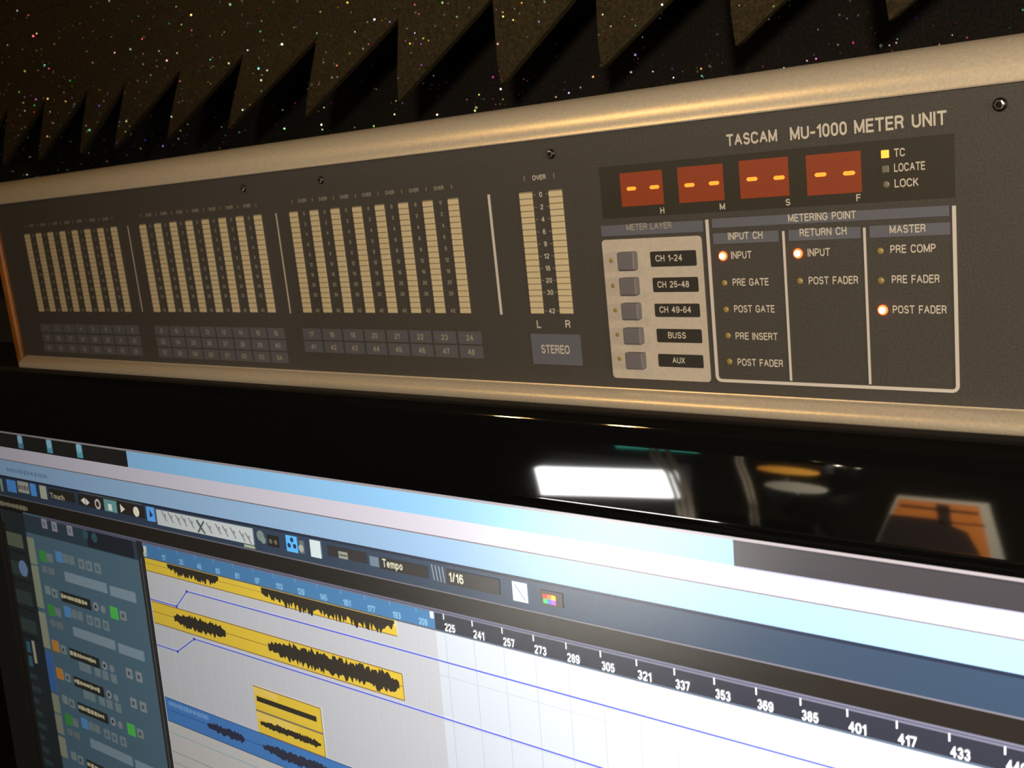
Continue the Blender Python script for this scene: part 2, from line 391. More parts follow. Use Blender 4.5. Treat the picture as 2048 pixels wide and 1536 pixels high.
# --- channel number cells
rowz = [(H-.2005*D-.0028, .0098), (0,0), (0,0)]
zc0 = P_((-1.0046,-0.2077))[1]; zc1 = P_((-1.0004,-0.2258))[1]; dzc = zc0-zc1
for g in range(3):
    rows = 2 if g == 2 else 3
    for i in range(8):
        xb, wb = bars[g*8+i]; xc = xb+wb/2+.0009; bp = (bars[g*8+7][0]-bars[g*8][0])/7
        for r in range(rows):
            zc = zc0-dzc*r
            cell = link('channel_cell', box(xc-bp*.45, xc+bp*.45, D-.0003, D, zc-dzc*.44, zc+dzc*.44), 'cell', mu)
            num = g*8+i+1+24*r
            link('cell_number', lettering(str(num), xc, zc-.0020, .0040, None, D-.0004, .02, True), 'dimprint', cell)
# --- stereo plate
sp = flat('stereo_plate', P_((-0.7798,-0.2010)), P_((-0.7088,-0.2374)), D, 'bluegrey', mu, label='blue grey STEREO field')
a = P_((-0.7656,-0.2242)); c = P_((-0.7246,-0.2143)); link('lettering', lettering('STEREO', a[0], a[1], .0055, c[0]-a[0], D-.0008, .02), 'print', sp)

# --- title
def letter_px(s, p, q, hgt, m='print', parent=None, y=None, bold=.02, thing_name='lettering'):
    (x0, z0), (x1, _) = P_(p), P_(q)
    return link(thing_name, lettering(s, x0, z0, hgt, x1-x0, YP if y is None else y, bold), m, parent or mu)
letter_px('TASCAM', (-0.5094,-0.0074), (-0.4556,-0.0066), .0062, bold=.035)
letter_px('MU-1000 METER UNIT', (-0.4423,-0.0078), (-0.2972,-0.0086), .0066, bold=.03)

# --- time code window and displays
a = P_((-0.6632,-0.0089)); c = P_((-0.2915,-0.0789))
win = link('display_window', box(a[0], c[0], D-.0004, D, P_((-0.6040,-0.0692))[1]-.001, P_((-0.2898,-0.0158))[1]), 'window', mu, label='dark smoked window over the time displays')
YW = D-.0004
for (tl, br, d1, d2) in (((-0.6372,-0.0242), (-0.5854,-0.0598), (-0.6237,-0.0411), (-0.5953,-0.0414)), ((-0.5669,-0.0235), (-0.5153,-0.0599), (-0.5538,-0.0422), (-0.5258,-0.0422)),
                         ((-0.4973,-0.0226), (-0.4457,-0.0598), (-0.4840,-0.0412), (-0.4555,-0.0419)), ((-0.4275,-0.0232), (-0.3744,-0.0612), (-0.4136,-0.0422), (-0.3860,-0.0429))):
    td = flat('time_display', P_(tl), P_(br), YW, 'display', mu, th=.0003, label='glowing orange red two digit display showing dashes')
    for q in (d1, d2):
        x, z = P_(q); link('digit_dash', prism([(x-.0031,z),(x-.0022,z+.0010),(x+.0024,z+.0010),(x+.0033,z),(x+.0024,z-.0010),(x-.0022,z-.0010)], YW-.0006, YW-.0003), 'dash', td)
for s, c in (('H', (-0.5881,-0.0695)), ('M', (-0.5182,-0.0693)), ('S', (-0.4478,-0.0693)), ('F', (-0.3780,-0.0692))):
    x, z = P_(c); link('lettering', lettering(s, x, z, .0034, None, YW-.0001, .02, True), 'print', mu)
x, z = P_((-0.3518,-0.0284)); link('status_led', box(x-.0019, x+.0019, YW-.0008, YW, z-.0019, z+.0019, .0003), 'ledamber', mu, label='square amber light lit beside TC')
x, z = P_((-0.3518,-0.0419)); link('status_led', box(x-.0017, x+.0017, YW-.0008, YW, z-.0017, z+.0017, .0003), 'ledgrey', mu)
x, z = P_((-0.3519,-0.0558)); link('status_led', dome(x, YW, z, .0017, .0006), 'ledgrey', mu)
for s, p, q in (('TC', (-0.3438,-0.0318), (-0.3339,-0.0317)), ('LOCATE', (-0.3442,-0.0451), (-0.3166,-0.0455)), ('LOCK', (-0.3442,-0.0591), (-0.3227,-0.0597))):
    letter_px(s, p, q, .0040, y=YW-.0001)

# --- METER LAYER block
hb = flat('header_bar', P_((-0.6673,-0.0790)), P_((-0.5420,-0.0905)), D, 'bluegrey', mu, th=.0003)
letter_px('METER LAYER', (-0.6343,-0.0854), (-0.5786,-0.0847), .0037, 'dimprint', hb, D-.0004)
plt = flat('button_plate', P_((-0.6676,-0.0944)), P_((-0.5447,-0.2498)), D, 'plate', mu, r=.0022, label='beige plate behind the five square buttons')
for k, (bx, lx0, lx1, s, led) in enumerate((
    (((-0.6461,-0.1078), (-0.6224,-0.1275)), (-0.6069,-0.1090), (-0.5516,-0.1254), ('CH 1-24', (-0.6005,-0.1199), (-0.5682,-0.1187)), (-0.6572,-0.1173)),
    (((-0.6463,-0.1358), (-0.6225,-0.1549)), (-0.6064,-0.1371), (-0.5514,-0.1528), ('CH 25-48', (-0.6005,-0.1480), (-0.5622,-0.1474)), (-0.6577,-0.1451)),
    (((-0.6464,-0.1636), (-0.6224,-0.1819)), (-0.6064,-0.1653), (-0.5518,-0.1798), ('CH 49-64', (-0.6004,-0.1752), (-0.5620,-0.1745)), (-0.6572,-0.1725)),
    (((-0.6465,-0.1911), (-0.6218,-0.2092)), (-0.6064,-0.1928), (-0.5515,-0.2077), ('BUSS', (-0.5923,-0.2031), (-0.5703,-0.2032)), (-0.6573,-0.2002)),
    (((-0.6466,-0.2188), (-0.6218,-0.2373)), (-0.6069,-0.2206), (-0.5518,-0.2348), ('AUX', (-0.5891,-0.2306), (-0.5738,-0.2306)), (-0.6574,-0.2276)))):
    (x0, z1), (x1, z0) = P_(bx[0]), P_(bx[1])
    y0 = D-.0006
    link('push_button', box(x0+.0012, x1, y0-.0050, y0, z0, z1, .0009, 3), 'button', mu, smooth=False)
    lb = flat('button_label', P_(lx0), P_(lx1), y0, 'labelblk', mu, r=.0009, th=.0002)
    (a, zz), (c, _) = P_(s[1]), P_(s[2])
    link('lettering', lettering(s[0], a, zz, .0037, c-a, y0-.0003, .02), 'print', lb)
    x, z = P_(led); link('indicator_led', dome(x, y0, z, .00135, .0007), 'ledoff', mu)

# --- METERING POINT block
hb = flat('header_bar', P_((-0.5314,-0.0797)), P_((-0.2969,-0.0918)), D, 'bluegrey', mu, th=.0003)
bpy.data.objects.remove(hb)
zt = P_((-0.4676,-0.0780))[1]; zb = P_((-0.4682,-0.0873))[1]
hb = link('header_bar', box(P_((-0.5314,-0.0797))[0], P_((-0.2968,-0.0865))[0], D-.0003, D, zb, zt), 'bluegrey', mu)
letter_px('METERING POINT', (-0.4487,-0.0853), (-0.3811,-0.0858), .0040, 'print', hb, D-.0004)
for s, p, q, l0, l1 in (('INPUT CH', (-0.5313,-0.0930), (-0.4597,-0.1039), (-0.5143,-0.1003), (-0.4764,-0.0998)), ('RETURN CH', (-0.4491,-0.0931), (-0.3775,-0.1037), (-0.4376,-0.0999), (-0.3908,-0.0994)), ('MASTER', (-0.3690,-0.0929), (-0.2963,-0.1038), (-0.3502,-0.1007), (-0.3176,-0.0998))):
    hb = flat('header_bar', P_(p), P_(q), D, 'bluegrey', mu, th=.0003)
    letter_px(s, l0, l1, .0040, 'print', hb, D-.0004)
def bar(x0, x1, z0, z1): return (x0, x1, D-.0006, D, z0, z1)
fx0 = (P_((-0.5371,-0.0789))[0]+P_((-0.5370,-0.2500))[0])/2; fx1 = (P_((-0.2926,-0.0785))[0]+P_((-0.2927,-0.2434))[0])/2
fz1 = P_((-0.2928,-0.0784))[1]; fz0 = P_((-0.4779,-0.2489))[1]; lw_ = .0017; rr = .0035
outer = [(fx0-lw_/2, fz1)] + [(fx0-lw_/2, fz0+rr)] + [(fx0-lw_/2+rr-rr*math.cos(math.radians(a)), fz0+rr-rr*math.sin(math.radians(a))) for a in range(15, 91, 15)] + [(fx1+lw_/2-rr+rr*math.sin(math.radians(a)), fz0+rr-rr*math.cos(math.radians(a))) for a in range(0, 91, 15)] + [(fx1+lw_/2, fz1)]
ri = rr-lw_
inner = [(fx0+lw_/2, fz1)] + [(fx0+lw_/2, fz0+rr)] + [(fx0+lw_/2+ri-ri*math.cos(math.radians(a)), fz0+rr-ri*math.sin(math.radians(a))) for a in range(15, 91, 15)] + [(fx1-lw_/2-ri+ri*math.sin(math.radians(a)), fz0+rr-ri*math.cos(math.radians(a))) for a in range(0, 91, 15)] + [(fx1-lw_/2, fz1)]
bm = bmesh.new()
def ring(pts, y): return [bm.verts.new((x, y, z)) for x, z in pts]
O1, I1, O0, I0 = ring(outer, D-.0006), ring(inner, D-.0006), ring(outer, D), ring(inner, D)
for i in range(len(outer)-1):
    bm.faces.new((O1[i],O1[i+1],I1[i+1],I1[i])); bm.faces.new((O0[i],O0[i+1],O1[i+1],O1[i])); bm.faces.new((I1[i],I1[i+1],I0[i+1],I0[i]))
bmesh.ops.recalc_face_normals(bm, faces=bm.faces)
link('silver_frame_line', mesh_from(bm), 'silverline', mu)
for p, q in (((-0.4544,-0.0938), (-0.4546,-0.2443)), ((-0.3739,-0.0941), (-0.3738,-0.2443))):
    a, c = P_(p), P_(q); x = (a[0]+c[0])/2; link('silver_divider', box(x-.0006, x+.0006, D-.0005, D, c[1], a[1]), 'silverline', mu)
def led(c, on):
    x, z = P_(c)
    o = link('indicator_led', dome(x, D, z, .0026 if on else .0017, .0011 if on else .0008), 'ledred' if on else 'ledoff', mu, label='red light lit' if on else None)
    if on: link('led_core', dome(x, D-.0009, z, .0017, .0008), 'ledcore', o)
for c, on in (((-0.5216,-0.1164),1),((-0.5219,-0.1442),0),((-0.5221,-0.1718),0),((-0.5218,-0.1992),0),((-0.5220,-0.2268),0),((-0.4406,-0.1163),1),((-0.4400,-0.1434),0),((-0.3598,-0.1165),0),((-0.3601,-0.1442),0),((-0.3594,-0.1721),1)): led(c, on)
for s, p, q in (('INPUT', (-0.5123,-0.1197), (-0.4896,-0.1193)), ('PRE GATE', (-0.5125,-0.1474), (-0.4729,-0.1474)), ('POST GATE', (-0.5127,-0.1749), (-0.4681,-0.1748)), ('PRE INSERT', (-0.5130,-0.2032), (-0.4664,-0.2019)), ('POST FADER', (-0.5126,-0.2308), (-0.4622,-0.2301)),
    ('INPUT', (-0.4305,-0.1196), (-0.4079,-0.1198)), ('POST FADER', (-0.4309,-0.1470), (-0.3816,-0.1472)), ('PRE COMP', (-0.3503,-0.1191), (-0.3093,-0.1191)), ('PRE FADER', (-0.3499,-0.1471), (-0.3065,-0.1473)), ('POST FADER', (-0.3499,-0.1754), (-0.3010,-0.1753))):
    letter_px(s, p, q, .0041, 'print')

# ------------------------------------------------------------------ the monitor
DS = .30; TL = math.radians(2.478)
E_ = Vector((0, -math.sin(TL), -math.cos(TL)))          # down the screen
N_ = Vector((0, -math.cos(TL), math.sin(TL)))           # out of the screen, to the viewer
O_ = Vector((0, DS, H-.4215*DS))
def SP(u, v, n=0.0): return O_+Vector((u*DS, 0, 0))+E_*(v*DS)+N_*n
U0, U1, V1 = -2.215, .46, 1.50
mon = thing('computer_monitor', 'large glossy black computer monitor showing an audio editing program', 'monitor', (((U0+U1)/2)*DS, DS+.06, dz))
def frame_pt(x, v, n): return Vector((x, 0, 0))+O_+E_*v+N_*n
# bezel: profile of the top rail, swept; (v in metres below the screen's top edge, n towards the viewer)
BH = .0378
prof = [(-.0005,.0002), (-.0012,.0022), (-.0030,.0028)] + [(-.0030-(BH-.0075-.0030)*i/10, .0028+.00002*math.sin(PI*i/10)) for i in range(1, 11)]
prof += [(-(BH-.0075)-.0075*math.sin(math.radians(a)), .0028-.0075+.0075*math.cos(math.radians(a))) for a in range(6, 91, 6)]
prof += [(-BH+.0004, -.0120), (-BH+.004, -.0150), (-.004, -.042), (-.0005, -.045)]
def rail(prof, x0, x1):
    bm = bmesh.new(); a = [bm.verts.new(frame_pt(x0, v, n)) for v, n in prof]; c = [bm.verts.new(frame_pt(x1, v, n)) for v, n in prof]
    m = len(prof); bm.faces.new(a); bm.faces.new(c[::-1])
    for i in range(m): bm.faces.new((a[i],c[i],c[(i+1)%m],a[(i+1)%m]))
    bmesh.ops.recalc_face_normals(bm, faces=bm.faces); return mesh_from(bm)
def smooth_auto(o, ang=35):
    for p in o.data.polygons: p.use_smooth = True
    me = o.data; bm = bmesh.new(); bm.from_mesh(me)
    for e in bm.edges:
        if len(e.link_faces) == 2 and e.calc_face_angle(0) > math.radians(ang): e.smooth = False
    bm.to_mesh(me); bm.free()
bz = link('top_bezel', rail(prof, U0*DS-.03, U1*DS+.03), 'gloss', mon); smooth_auto(bz); bz.data.materials.append(M['blackpl'])
for p in bz.data.polygons:
    if p.normal.z > .94: p.material_index = 1
for o in mu.children:
    if o.name.startswith(('top_trim', 'bottom_trim')): smooth_auto(o, 40)
def slab(name, x0, x1, v0, v1, n0, n1, m, lab=None):
    bm = bmesh.new(); P8 = [bm.verts.new(frame_pt(x, v, n)) for x in (x0,x1) for v in (v0,v1) for n in (n0,n1)]
    for f in ((0,1,3,2),(4,6,7,5),(0,4,5,1),(2,3,7,6),(0,2,6,4),(1,5,7,3)): bm.faces.new([P8[i] for i in f])
    bmesh.ops.bevel(bm, geom=list(bm.edges), offset=.0008, segments=2, affect='EDGES')
    bmesh.ops.recalc_face_normals(bm, faces=bm.faces)
    return link(name, mesh_from(bm), m, mon, label=lab)
slab('side_bezel', U0*DS-.03, U0*DS, 0, V1*DS, -.045, .0025, 'blackpl')
slab('side_bezel', U1*DS, U1*DS+.03, 0, V1*DS, -.045, .0025, 'gloss')
slab('bottom_bezel', U0*DS-.03, U1*DS+.03, V1*DS, V1*DS+.035, -.045, .0025, 'gloss')
slab('back_cover', U0*DS+.01, U1*DS-.01, .01, V1*DS, -.075, -.045, 'blackpl')
cx = (U0+U1)/2*DS
link('stand_neck', box(cx-.05, cx+.05, .35, .385, dz+.012, dz+.25, .004), 'blackpl', mon)
link('stand_base', box(cx-.16, cx+.16, .24, .50, dz, dz+.014, .006), 'gloss', mon)
# the picture on the screen: flat pixels, one mesh with a colour per field
pv, pf, pc = [], [], []
def lin(c): return tuple(((x/255)/12.92 if x <= 10 else (((x/255)+.055)/1.055)**2.4) for x in c)
LAY = .00006
def field(pts, col, layer):
    i0 = len(pv); pv.extend(SP(u, v, .0001+layer*LAY) for u, v in pts); pf.append(tuple(range(i0, i0+len(pts)))); pc.append(lin(col))
def R(u0, v0, u1, v1, col, layer=1): field([(u0,v0),(u0,v1),(u1,v1),(u1,v0)], col, layer)
def RR(p, q, col, layer=2): R(p[0], p[1], q[0], q[1], col, layer)
def line(pts, wd, col, layer=3):
    for (a, c), (e, g) in zip(pts, pts[1:]):
        L = math.hypot(e-a, g-c); nx, ny = -(g-c)/L*wd/2, (e-a)/L*wd/2
        field([(a+nx,c+ny),(e+nx,g+ny),(e-nx,g-ny),(a-nx,c-ny)], col, layer)
def icon(c, wd, h, col, layer=4): R(c[0]-wd/2, c[1]-h/2, c[0]+wd/2, c[1]+h/2, col, layer)
def disc(c, r, col, layer=5, n=10, sx=1.0): field([(c[0]+r*sx*math.cos(2*PI*i/n), c[1]+r*math.sin(2*PI*i/n)) for i in range(n)][::-1], col, layer)
def stext(s, u, v, h, col, width=None, layer=6, bold=.02):
    vs, fs, wd = text_verts(s, bold); sx = width/wd if width else h
    i0 = len(pv); pv.extend(SP(u+a*sx, v-c*h, .0001+layer*LAY+((j//4)%7)*6e-6) for j, (a, c) in enumerate(vs))
    for f in fs: pf.append(tuple(i0+i for i in f)); pc.append(lin(col))
def garble(p, q, h, col, layer=5, n=9):
    """lines of lettering too small in the photo to read: short dabs"""
    (a, c), (e, g) = p, q; x = a
    while x < e:
        ww = random.uniform(.4, 1.1)*(e-a)/n; f = random.uniform(.6, 1.0)
        R(x, (c+g)/2-h*f/2, min(e, x+ww), (c+g)/2+h*f/2, col, layer); x += ww*1.25
vA, vB0, vB, vC, vD, vE, vF = 0, .033, .0595, .0943, .1385, .1655, .1965
uL = U0+.004
# strips from the top
R(uL, vA, -1.705, vB0, (16,20,20)); R(-1.705, vA, -.5315, vB0, (138,190,228)); R(-.5315, vA, U1, vB0, (48,46,50))
R(uL, vA, U1, .0035, (150,140,140), 2)
R(-.5315, .0035, U1, .0060, (40,40,46), 3)
R(uL, vB0, U1, vB, (205,198,208)); R(uL, vB, U1, vC, (150,184,216)); R(uL, vB-.0007, U1, vB+.0010, (120,105,105), 3)
R(-.5315, vB0, U1, vB0+.0016, (150,150,175), 3)
for c, cc in (((-2.0798,0.0213), (90,140,160)), ((-1.9687,0.0202), (95,160,190)), ((-1.8614,0.0199), (90,170,185))):
    icon((c[0], .017), .020, .026, cc, 3); disc((c[0], .012), .009, (150,200,215), 4)
garble((-2.1535,0.0772), (-1.9902,0.0817), .011, (118,150,180), 4, 14)
R(uL, vC, U1, vD, (44,62,82)); R(uL, vC, U1, vC+.004, (26,36,56), 2); R(uL, vD-.0012, U1, vD+.0008, (112,108,116), 3)
R(uL, vD, U1, vE, (25,20,16)); R(-2.04, vE-.0005, U1, vE+.0055, (112,110,128), 4); R(-2.04, vE+.0015, U1, vE+.0032, (78,80,98), 5)
# ruler
def ruN(n): return -.2542-(449-n)/16*.05138
R(-1.693, vE+.003, ruN(219.5), vF, (72,128,176), 2); R(ruN(219.5), vE+.003, U1, vF, (40,42,54), 2)
R(-1.693, vF-.0012, U1, vF+.0014, (92,104,120), 5)
for n in range(1, 690, 16):
    u = ruN(n)
    if u > U1-.03: break
    wht = (255,255,255) if n > 219 else (150,195,225)
    if n > 219: R(u-.0008, .1700, u+.0008, .1785, wht, 6)
    else: R(u-.0005, .1700, u+.0005, .1770, (130,170,205), 6)
    stext(str(n), u+.001 if n > 219 else u+.004, .1945 if n > 219 else .1940, .0118 if n > 219 else .0100, wht, .0062*len(str(n)) if n>219 else .0052*len(str(n)), 7, .03)
icon((-0.9952,0.1756), .007, .010, (225,235,240), 7); icon((-1.6875,0.1815), .008, .012, (225,225,200), 7); icon((-1.6898,0.1911), .007, .008, (210,205,180), 7)
# arrange area
R(-1.693, vF, U1, V1-.01, (203,203,206), 1)
R(ruN(219.5)-.0, vF, U1, .62, (214,220,226), 2)
for n in range(1, 690, 16):
    u = ruN(n)
    if u < U1-.01: R(u-.0006, vF, u+.0006, V1-.02, (190,192,200), 3)
for v in (.262, .330, .420, .520): R(-1.69, v, U1-.01, v+.0010, (192,194,202), 3)
# events
YEL, YEL2, INK, LINE = (236,200,62), (240,206,96), (46,40,30), (150,112,62)
def wave(p, q, amp, one=False, col=INK, layer=6, seed=1, half=1.0):
    rnd = random.Random(seed); (a, c), (e, g) = p, q; n = max(10, int((e-a)/.0030)); top = []; bot = []
    for i in range(n+1):
        t = i/n; x = a+(e-a)*t; y = c+(g-c)*t
        env = min(1, .45+t*3)*min(1, .35+(1-t)*9)
        top.append((x, y-(0 if one else amp*env*rnd.uniform(.45, 1.0)))); bot.append((x, y+amp*env*half*rnd.uniform(.45, 1.05)))
    for i in range(n): field([top[i], bot[i], bot[i+1], top[i+1]], col, layer)
c1 = (-1.0676,0.2215); R(-1.693, vF+.001, c1[0], c1[1], YEL, 4); R(-1.693, c1[1]-.0008, c1[0], c1[1]+.0008, LINE, 5)
R(-1.693, vF+.010, c1[0], vF+.0108, LINE, 5); R(c1[0]-.005, vF+.001, c1[0], vF+.012, (238,215,130), 5)
ymid = vF+.0085
wave(((-1.6246,0.1988)[0], vF+.002), ((-1.4793,0.2025)[0], vF+.002), .020, True, seed=3); wave(((-1.3683,0.1995)[0], vF+.002), ((-1.0709,0.2018)[0], vF+.002), .026, True, seed=5)
c2a, c2b = (-1.6852,0.2785), (-1.0655,0.3194); vm = (c2a[1]+c2b[1])/2
R(-1.690, c2a[1], c2b[0], c2b[1], YEL, 4)
for v in (c2a[1], c2b[1]): R(-1.690, v-.0009, c2b[0], v+.0009, LINE, 5)
R(c2b[0]-.0012, c2a[1], c2b[0]+.0006, c2b[1], LINE, 5)
vmm = (-1.1782,0.2978)[1]
R(-1.690, vmm-.0006, c2b[0], vmm+.0006, (150,110,50), 5)
wave(((-1.6245,0.2992)[0], vmm), ((-1.4780,0.2982)[0], vmm), .015, seed=8); wave(((-1.3673,0.2976)[0], vmm), ((-1.0734,0.2961)[0], vmm), .019, seed=9)
c3a, c3b = (-1.4202,0.3779), (-1.2548,0.4606); c3m = (-1.3359,0.4161)
R(c3a[0], c3a[1], c3b[0], c3b[1], YEL, 8); hh = (c3b[1]-c3a[1])
for v in (c3a[1], c3b[1]): R(c3a[0], v-.0009, c3b[0], v+.0009, LINE, 9)
R(c3b[0]-.0012, c3a[1], c3b[0]+.0004, c3b[1], LINE, 9)
R(c3a[0], c3a[1]+hh*.50, c3b[0], c3a[1]+hh*.54, (130,118,95), 9)
R(c3a[0], c3a[1]+hh*.02, c3a[0]+.06, c3a[1]+hh*.16, YEL2, 9); R(c3a[0], c3a[1]+hh*.56, c3a[0]+.10, c3a[1]+hh*.70, YEL2, 9)
R(c3a[0]+.006, c3a[1]+hh*.20, c3b[0]-.012, c3a[1]+hh*.31, INK, 10)
wave((c3a[0]+.008, c3a[1]+hh*.77), (c3b[0]-.008, c3a[1]+hh*.77), .008, layer=10, seed=14)
bl0, bl1 = (-1.6865,0.4619), (-1.6844,0.5083)
R(-1.690, bl0[1], -.62, bl1[1], (70,128,196), 6); R(-1.690, bl0[1]-.0008, -.62, bl0[1]+.0008, (60,90,140), 7); R(-1.690, bl1[1]-.0008, -.62, bl1[1]+.0008, (50,80,110), 7)
bm_ = (bl0[1]+bl1[1])/2; garble((-1.68, bl0[1]+.004), (-1.56, bl0[1]+.016), .010, (120,165,215), 7, 12)
R(-1.690, bm_-.0005, -.62, bm_+.0005, (40,60,110), 7)
wave(((-1.5659,0.4791)[0], bm_), ((-1.4628,0.4783)[0], bm_), .009, layer=8, col=(40,44,70), seed=21, half=1.2); wave(((-1.4131,0.4813)[0], bm_), (-1.12, bm_), .012, layer=8, col=(44,48,66), seed=22)
R(-1.690, bl1[1]+.001, U1-.01, V1-.02, (206,202,196), 3)
for dv, uu, cc in ((.022, -1.35, (110,170,190)), (.060, -1.2, (120,140,130)), (.082, U1-.02, (150,140,130)), (.13, U1-.02, (150,140,150))): R(-1.690, bl1[1]+dv, uu, bl1[1]+dv+.0012, cc, 4)
for v0, v1, k in ((.90, .97, 31), (1.10, 1.18, 32), (1.24, 1.32, 33)):
    R(-1.690, v0, -.95, v1, YEL if k == 32 else (70,128,196), 6); wave((-1.5, (v0+v1)/2), (-1.0, (v0+v1)/2), .026, seed=k, layer=7)
# automation lines
BL = (92,100,222)
l1 = [(-1.6906,0.2747), (-1.6101,0.2744), (-1.5736,0.2405), (-1.0080,0.2422), (-0.4295,0.2430)]
l1 = [(-1.690, l1[1][1]), l1[1], l1[2], (U1-.02, l1[2][1])]; line(l1, .0022, BL, 11)
l2 = [(-1.6890,0.3629), (-1.6261,0.3613), (-1.5703,0.3266), (-1.0185,0.3281)]
l2 = [(-1.690, l2[1][1]), l2[1], (l2[2][0], l2[2][1]), (U1-.02, l2[2][1])]; line(l2, .0022, BL, 11)
for c in (l1[1], l1[2], l2[1], l2[2]): icon(c, .005, .005, (60,66,170), 12)
# divider between the track list and the arrange area
R(-1.712, vE+.003, -1.693, V1-.01, (40,38,42), 8); R(-1.706, .20, -1.701, V1-.01, (78,72,66), 9)
# toolbar items
RR((-2.1908,0.1030), (-2.1826,0.1298), (150,170,150), 4); RR((-2.1632,0.1013), (-2.1262,0.1267), (84,150,226), 4); RR((-2.1178,0.0998), (-2.0752,0.1232), (175,175,160), 4); RR((-2.0682,0.0998), (-2.0466,0.1251), (84,160,240), 4)
garble((-2.1146,0.1088), (-2.0767,0.1151), .010, (120,110,110), 5, 4)
RR((-2.0315,0.1000), (-2.0069,0.1267), (185,190,165), 4)
RR((-1.9961,0.1023), (-1.9030,0.1217), (36,34,30), 4); stext('Touch', (-1.9932,0.1181)[0], (-1.9607,0.1215)[1], .011, (190,180,140), .052, 6)
RR((-1.8884,0.1005), (-1.6723,0.1232), (38,32,28), 4); RR((-1.8827,0.0989), (-1.6770,0.0973), (92,92,78), 5)
RR((-1.8901,0.1066), (-1.6723,0.1232), (38,32,28), 6)
def tri(c, s, d, col, layer=7): field([(c[0]-d*s*.9, c[1]-s), (c[0]-d*s*.9, c[1]+s), (c[0]+d*s*.9, c[1])][::(1 if d > 0 else -1)], col, layer)
tri((-1.8744,0.1135), .007, -1, (245,240,225)); tri((-1.8573,0.1145), .007, 1, (245,240,225)); RR((-1.8677,0.1079), (-1.8655,0.1193), (245,240,225), 7)
disc((-1.8231,0.1143), .010, (215,205,200), 7, 12, 1.0); disc((-1.8231,0.1143), .006, (60,50,50), 8)
RR((-1.8013,0.1014), (-1.7593,0.1238), (108,165,165), 7); icon((-1.7816,0.1152), .012, .012, (240,245,235), 8)
tri((-1.7405,0.1131), .008, 1, (245,240,215)); disc((-1.6979,0.1135), .0095, (245,240,215), 7)
RR((-1.6652,0.0995), (-1.6410,0.1256), (100,176,250), 7); field([(-1.6556,0.1038), (-1.6559,0.1184), (-1.6459,0.1144)], (30,50,110), 8)
RR((-1.6354,0.1014), (-1.3717,0.1291), (205,210,208), 6)
for c in ((-1.6124,0.1112),(-1.5934,0.1115),(-1.5721,0.1132),(-1.5548,0.1128),(-1.5353,0.1138),(-1.5136,0.1162),(-1.4862,0.1161),(-1.4617,0.1146),(-1.4434,0.1155),(-1.4227,0.1161),(-1.3999,0.1181),(-1.3849,0.1193)):
    line([(c[0]-.006, c[1]-.009), (c[0]+.007, c[1]+.008)], .0030, (135,135,145), 8); disc((c[0]+.003, c[1]-.002), .0035, (160,150,155), 8, 6)
c = (-1.5081,0.1164); line([(c[0]-.010,c[1]-.011),(c[0]+.010,c[1]+.011)], .0035, (70,90,80), 9); line([(c[0]-.010,c[1]+.011),(c[0]+.010,c[1]-.011)], .0035, (70,90,80), 9)
RR((-1.3978,0.1336), (-1.3720,0.1308), (170,180,150), 6); R((-1.3983,0.1295)[0], .1325, (-1.3707,0.1306)[0], .1355, (170,180,150), 6)
disc((-1.3535,0.1109), .009, (130,140,135), 6); disc((-1.3473,0.1174), .006, (130,150,140), 6)
RR((-1.3367,0.1061), (-1.3087,0.1250), (32,26,22), 6); disc((-1.3288,0.1165), .004, (110,105,90), 7); disc((-1.3168,0.1164), .004, (110,105,90), 7)
RR((-1.2915,0.1008), (-1.2656,0.1268), (96,190,255), 6); disc((-1.2773,0.1069), .004, (20,50,90), 7); disc((-1.2848,0.1167), .004, (20,50,90), 7); disc((-1.2720,0.1165), .004, (20,50,90), 7)
RR((-1.2609,0.1054), (-1.2506,0.1261), (105,115,112), 6); disc((-1.2571,0.1176), .006, (170,175,165), 7)
RR((-1.2361,0.1004), (-1.2125,0.1275), (218,232,230), 6)
RR((-1.1977,0.1036), (-1.1143,0.1203), (44,40,40), 6); RR((-1.1736,0.1094), (-1.1539,0.1202), (150,155,140), 7); R((-1.1723,0.1146)[0], (-1.1638,0.1148)[1]-.001, (-1.1548,0.1120)[0], (-1.1638,0.1148)[1]+.001, (70,70,60), 8)
RR((-1.1084,0.1073), (-1.0901,0.1218), (110,128,140), 6)
RR((-1.0879,0.1058), (-0.9954,0.1235), (40,36,34), 6); stext('Tempo', (-1.0825,0.1176)[0], (-1.0629,0.1197)[1], .0125, (205,200,170), .040, 8, .03)
for c in ((-0.9846,0.1110),(-0.9782,0.1114),(-0.9718,0.1118),(-0.9655,0.1122)): line([(c[0]-.002, c[1]-.010), (c[0]+.001, c[1]+.012)], .0022, (135,145,150), 7)
RR((-0.9609,0.1037), (-0.8685,0.1253), (40,36,34), 6); stext('1/16', (-0.9562,0.1178)[0], (-0.9440,0.1208)[1], .0135, (220,215,190), .026, 8, .03)
RR((-0.8471,0.1020), (-0.8229,0.1281), (225,240,245), 6); c = (-0.8346,0.1154); line([(c[0]-.008,c[1]-.010),(c[0]+.008,c[1]+.010)], .0018, (130,140,160), 8)
RR((-0.8033,0.1060), (-0.7679,0.1255), (62,50,44), 6)
p0, p1 = (-0.7982,0.1105), (-0.7784,0.1228)
for i in range(3):
    for j in range(2):
        ux = p0[0]+(p1[0]-p0[0])*i/3; vx = p0[1]+(p1[1]-p0[1])*j/2
        R(ux, vx, ux+(p1[0]-p0[0])/3, vx+(p1[1]-p0[1])/2, [[(235,60,50),(250,120,50),(250,190,40)],[(60,190,90),(80,120,240),(190,90,220)]][j][i], 8)
# info line
garble((-2.2071,0.1539), (-2.0938,0.1585), .010, (140,135,110), 5, 10)
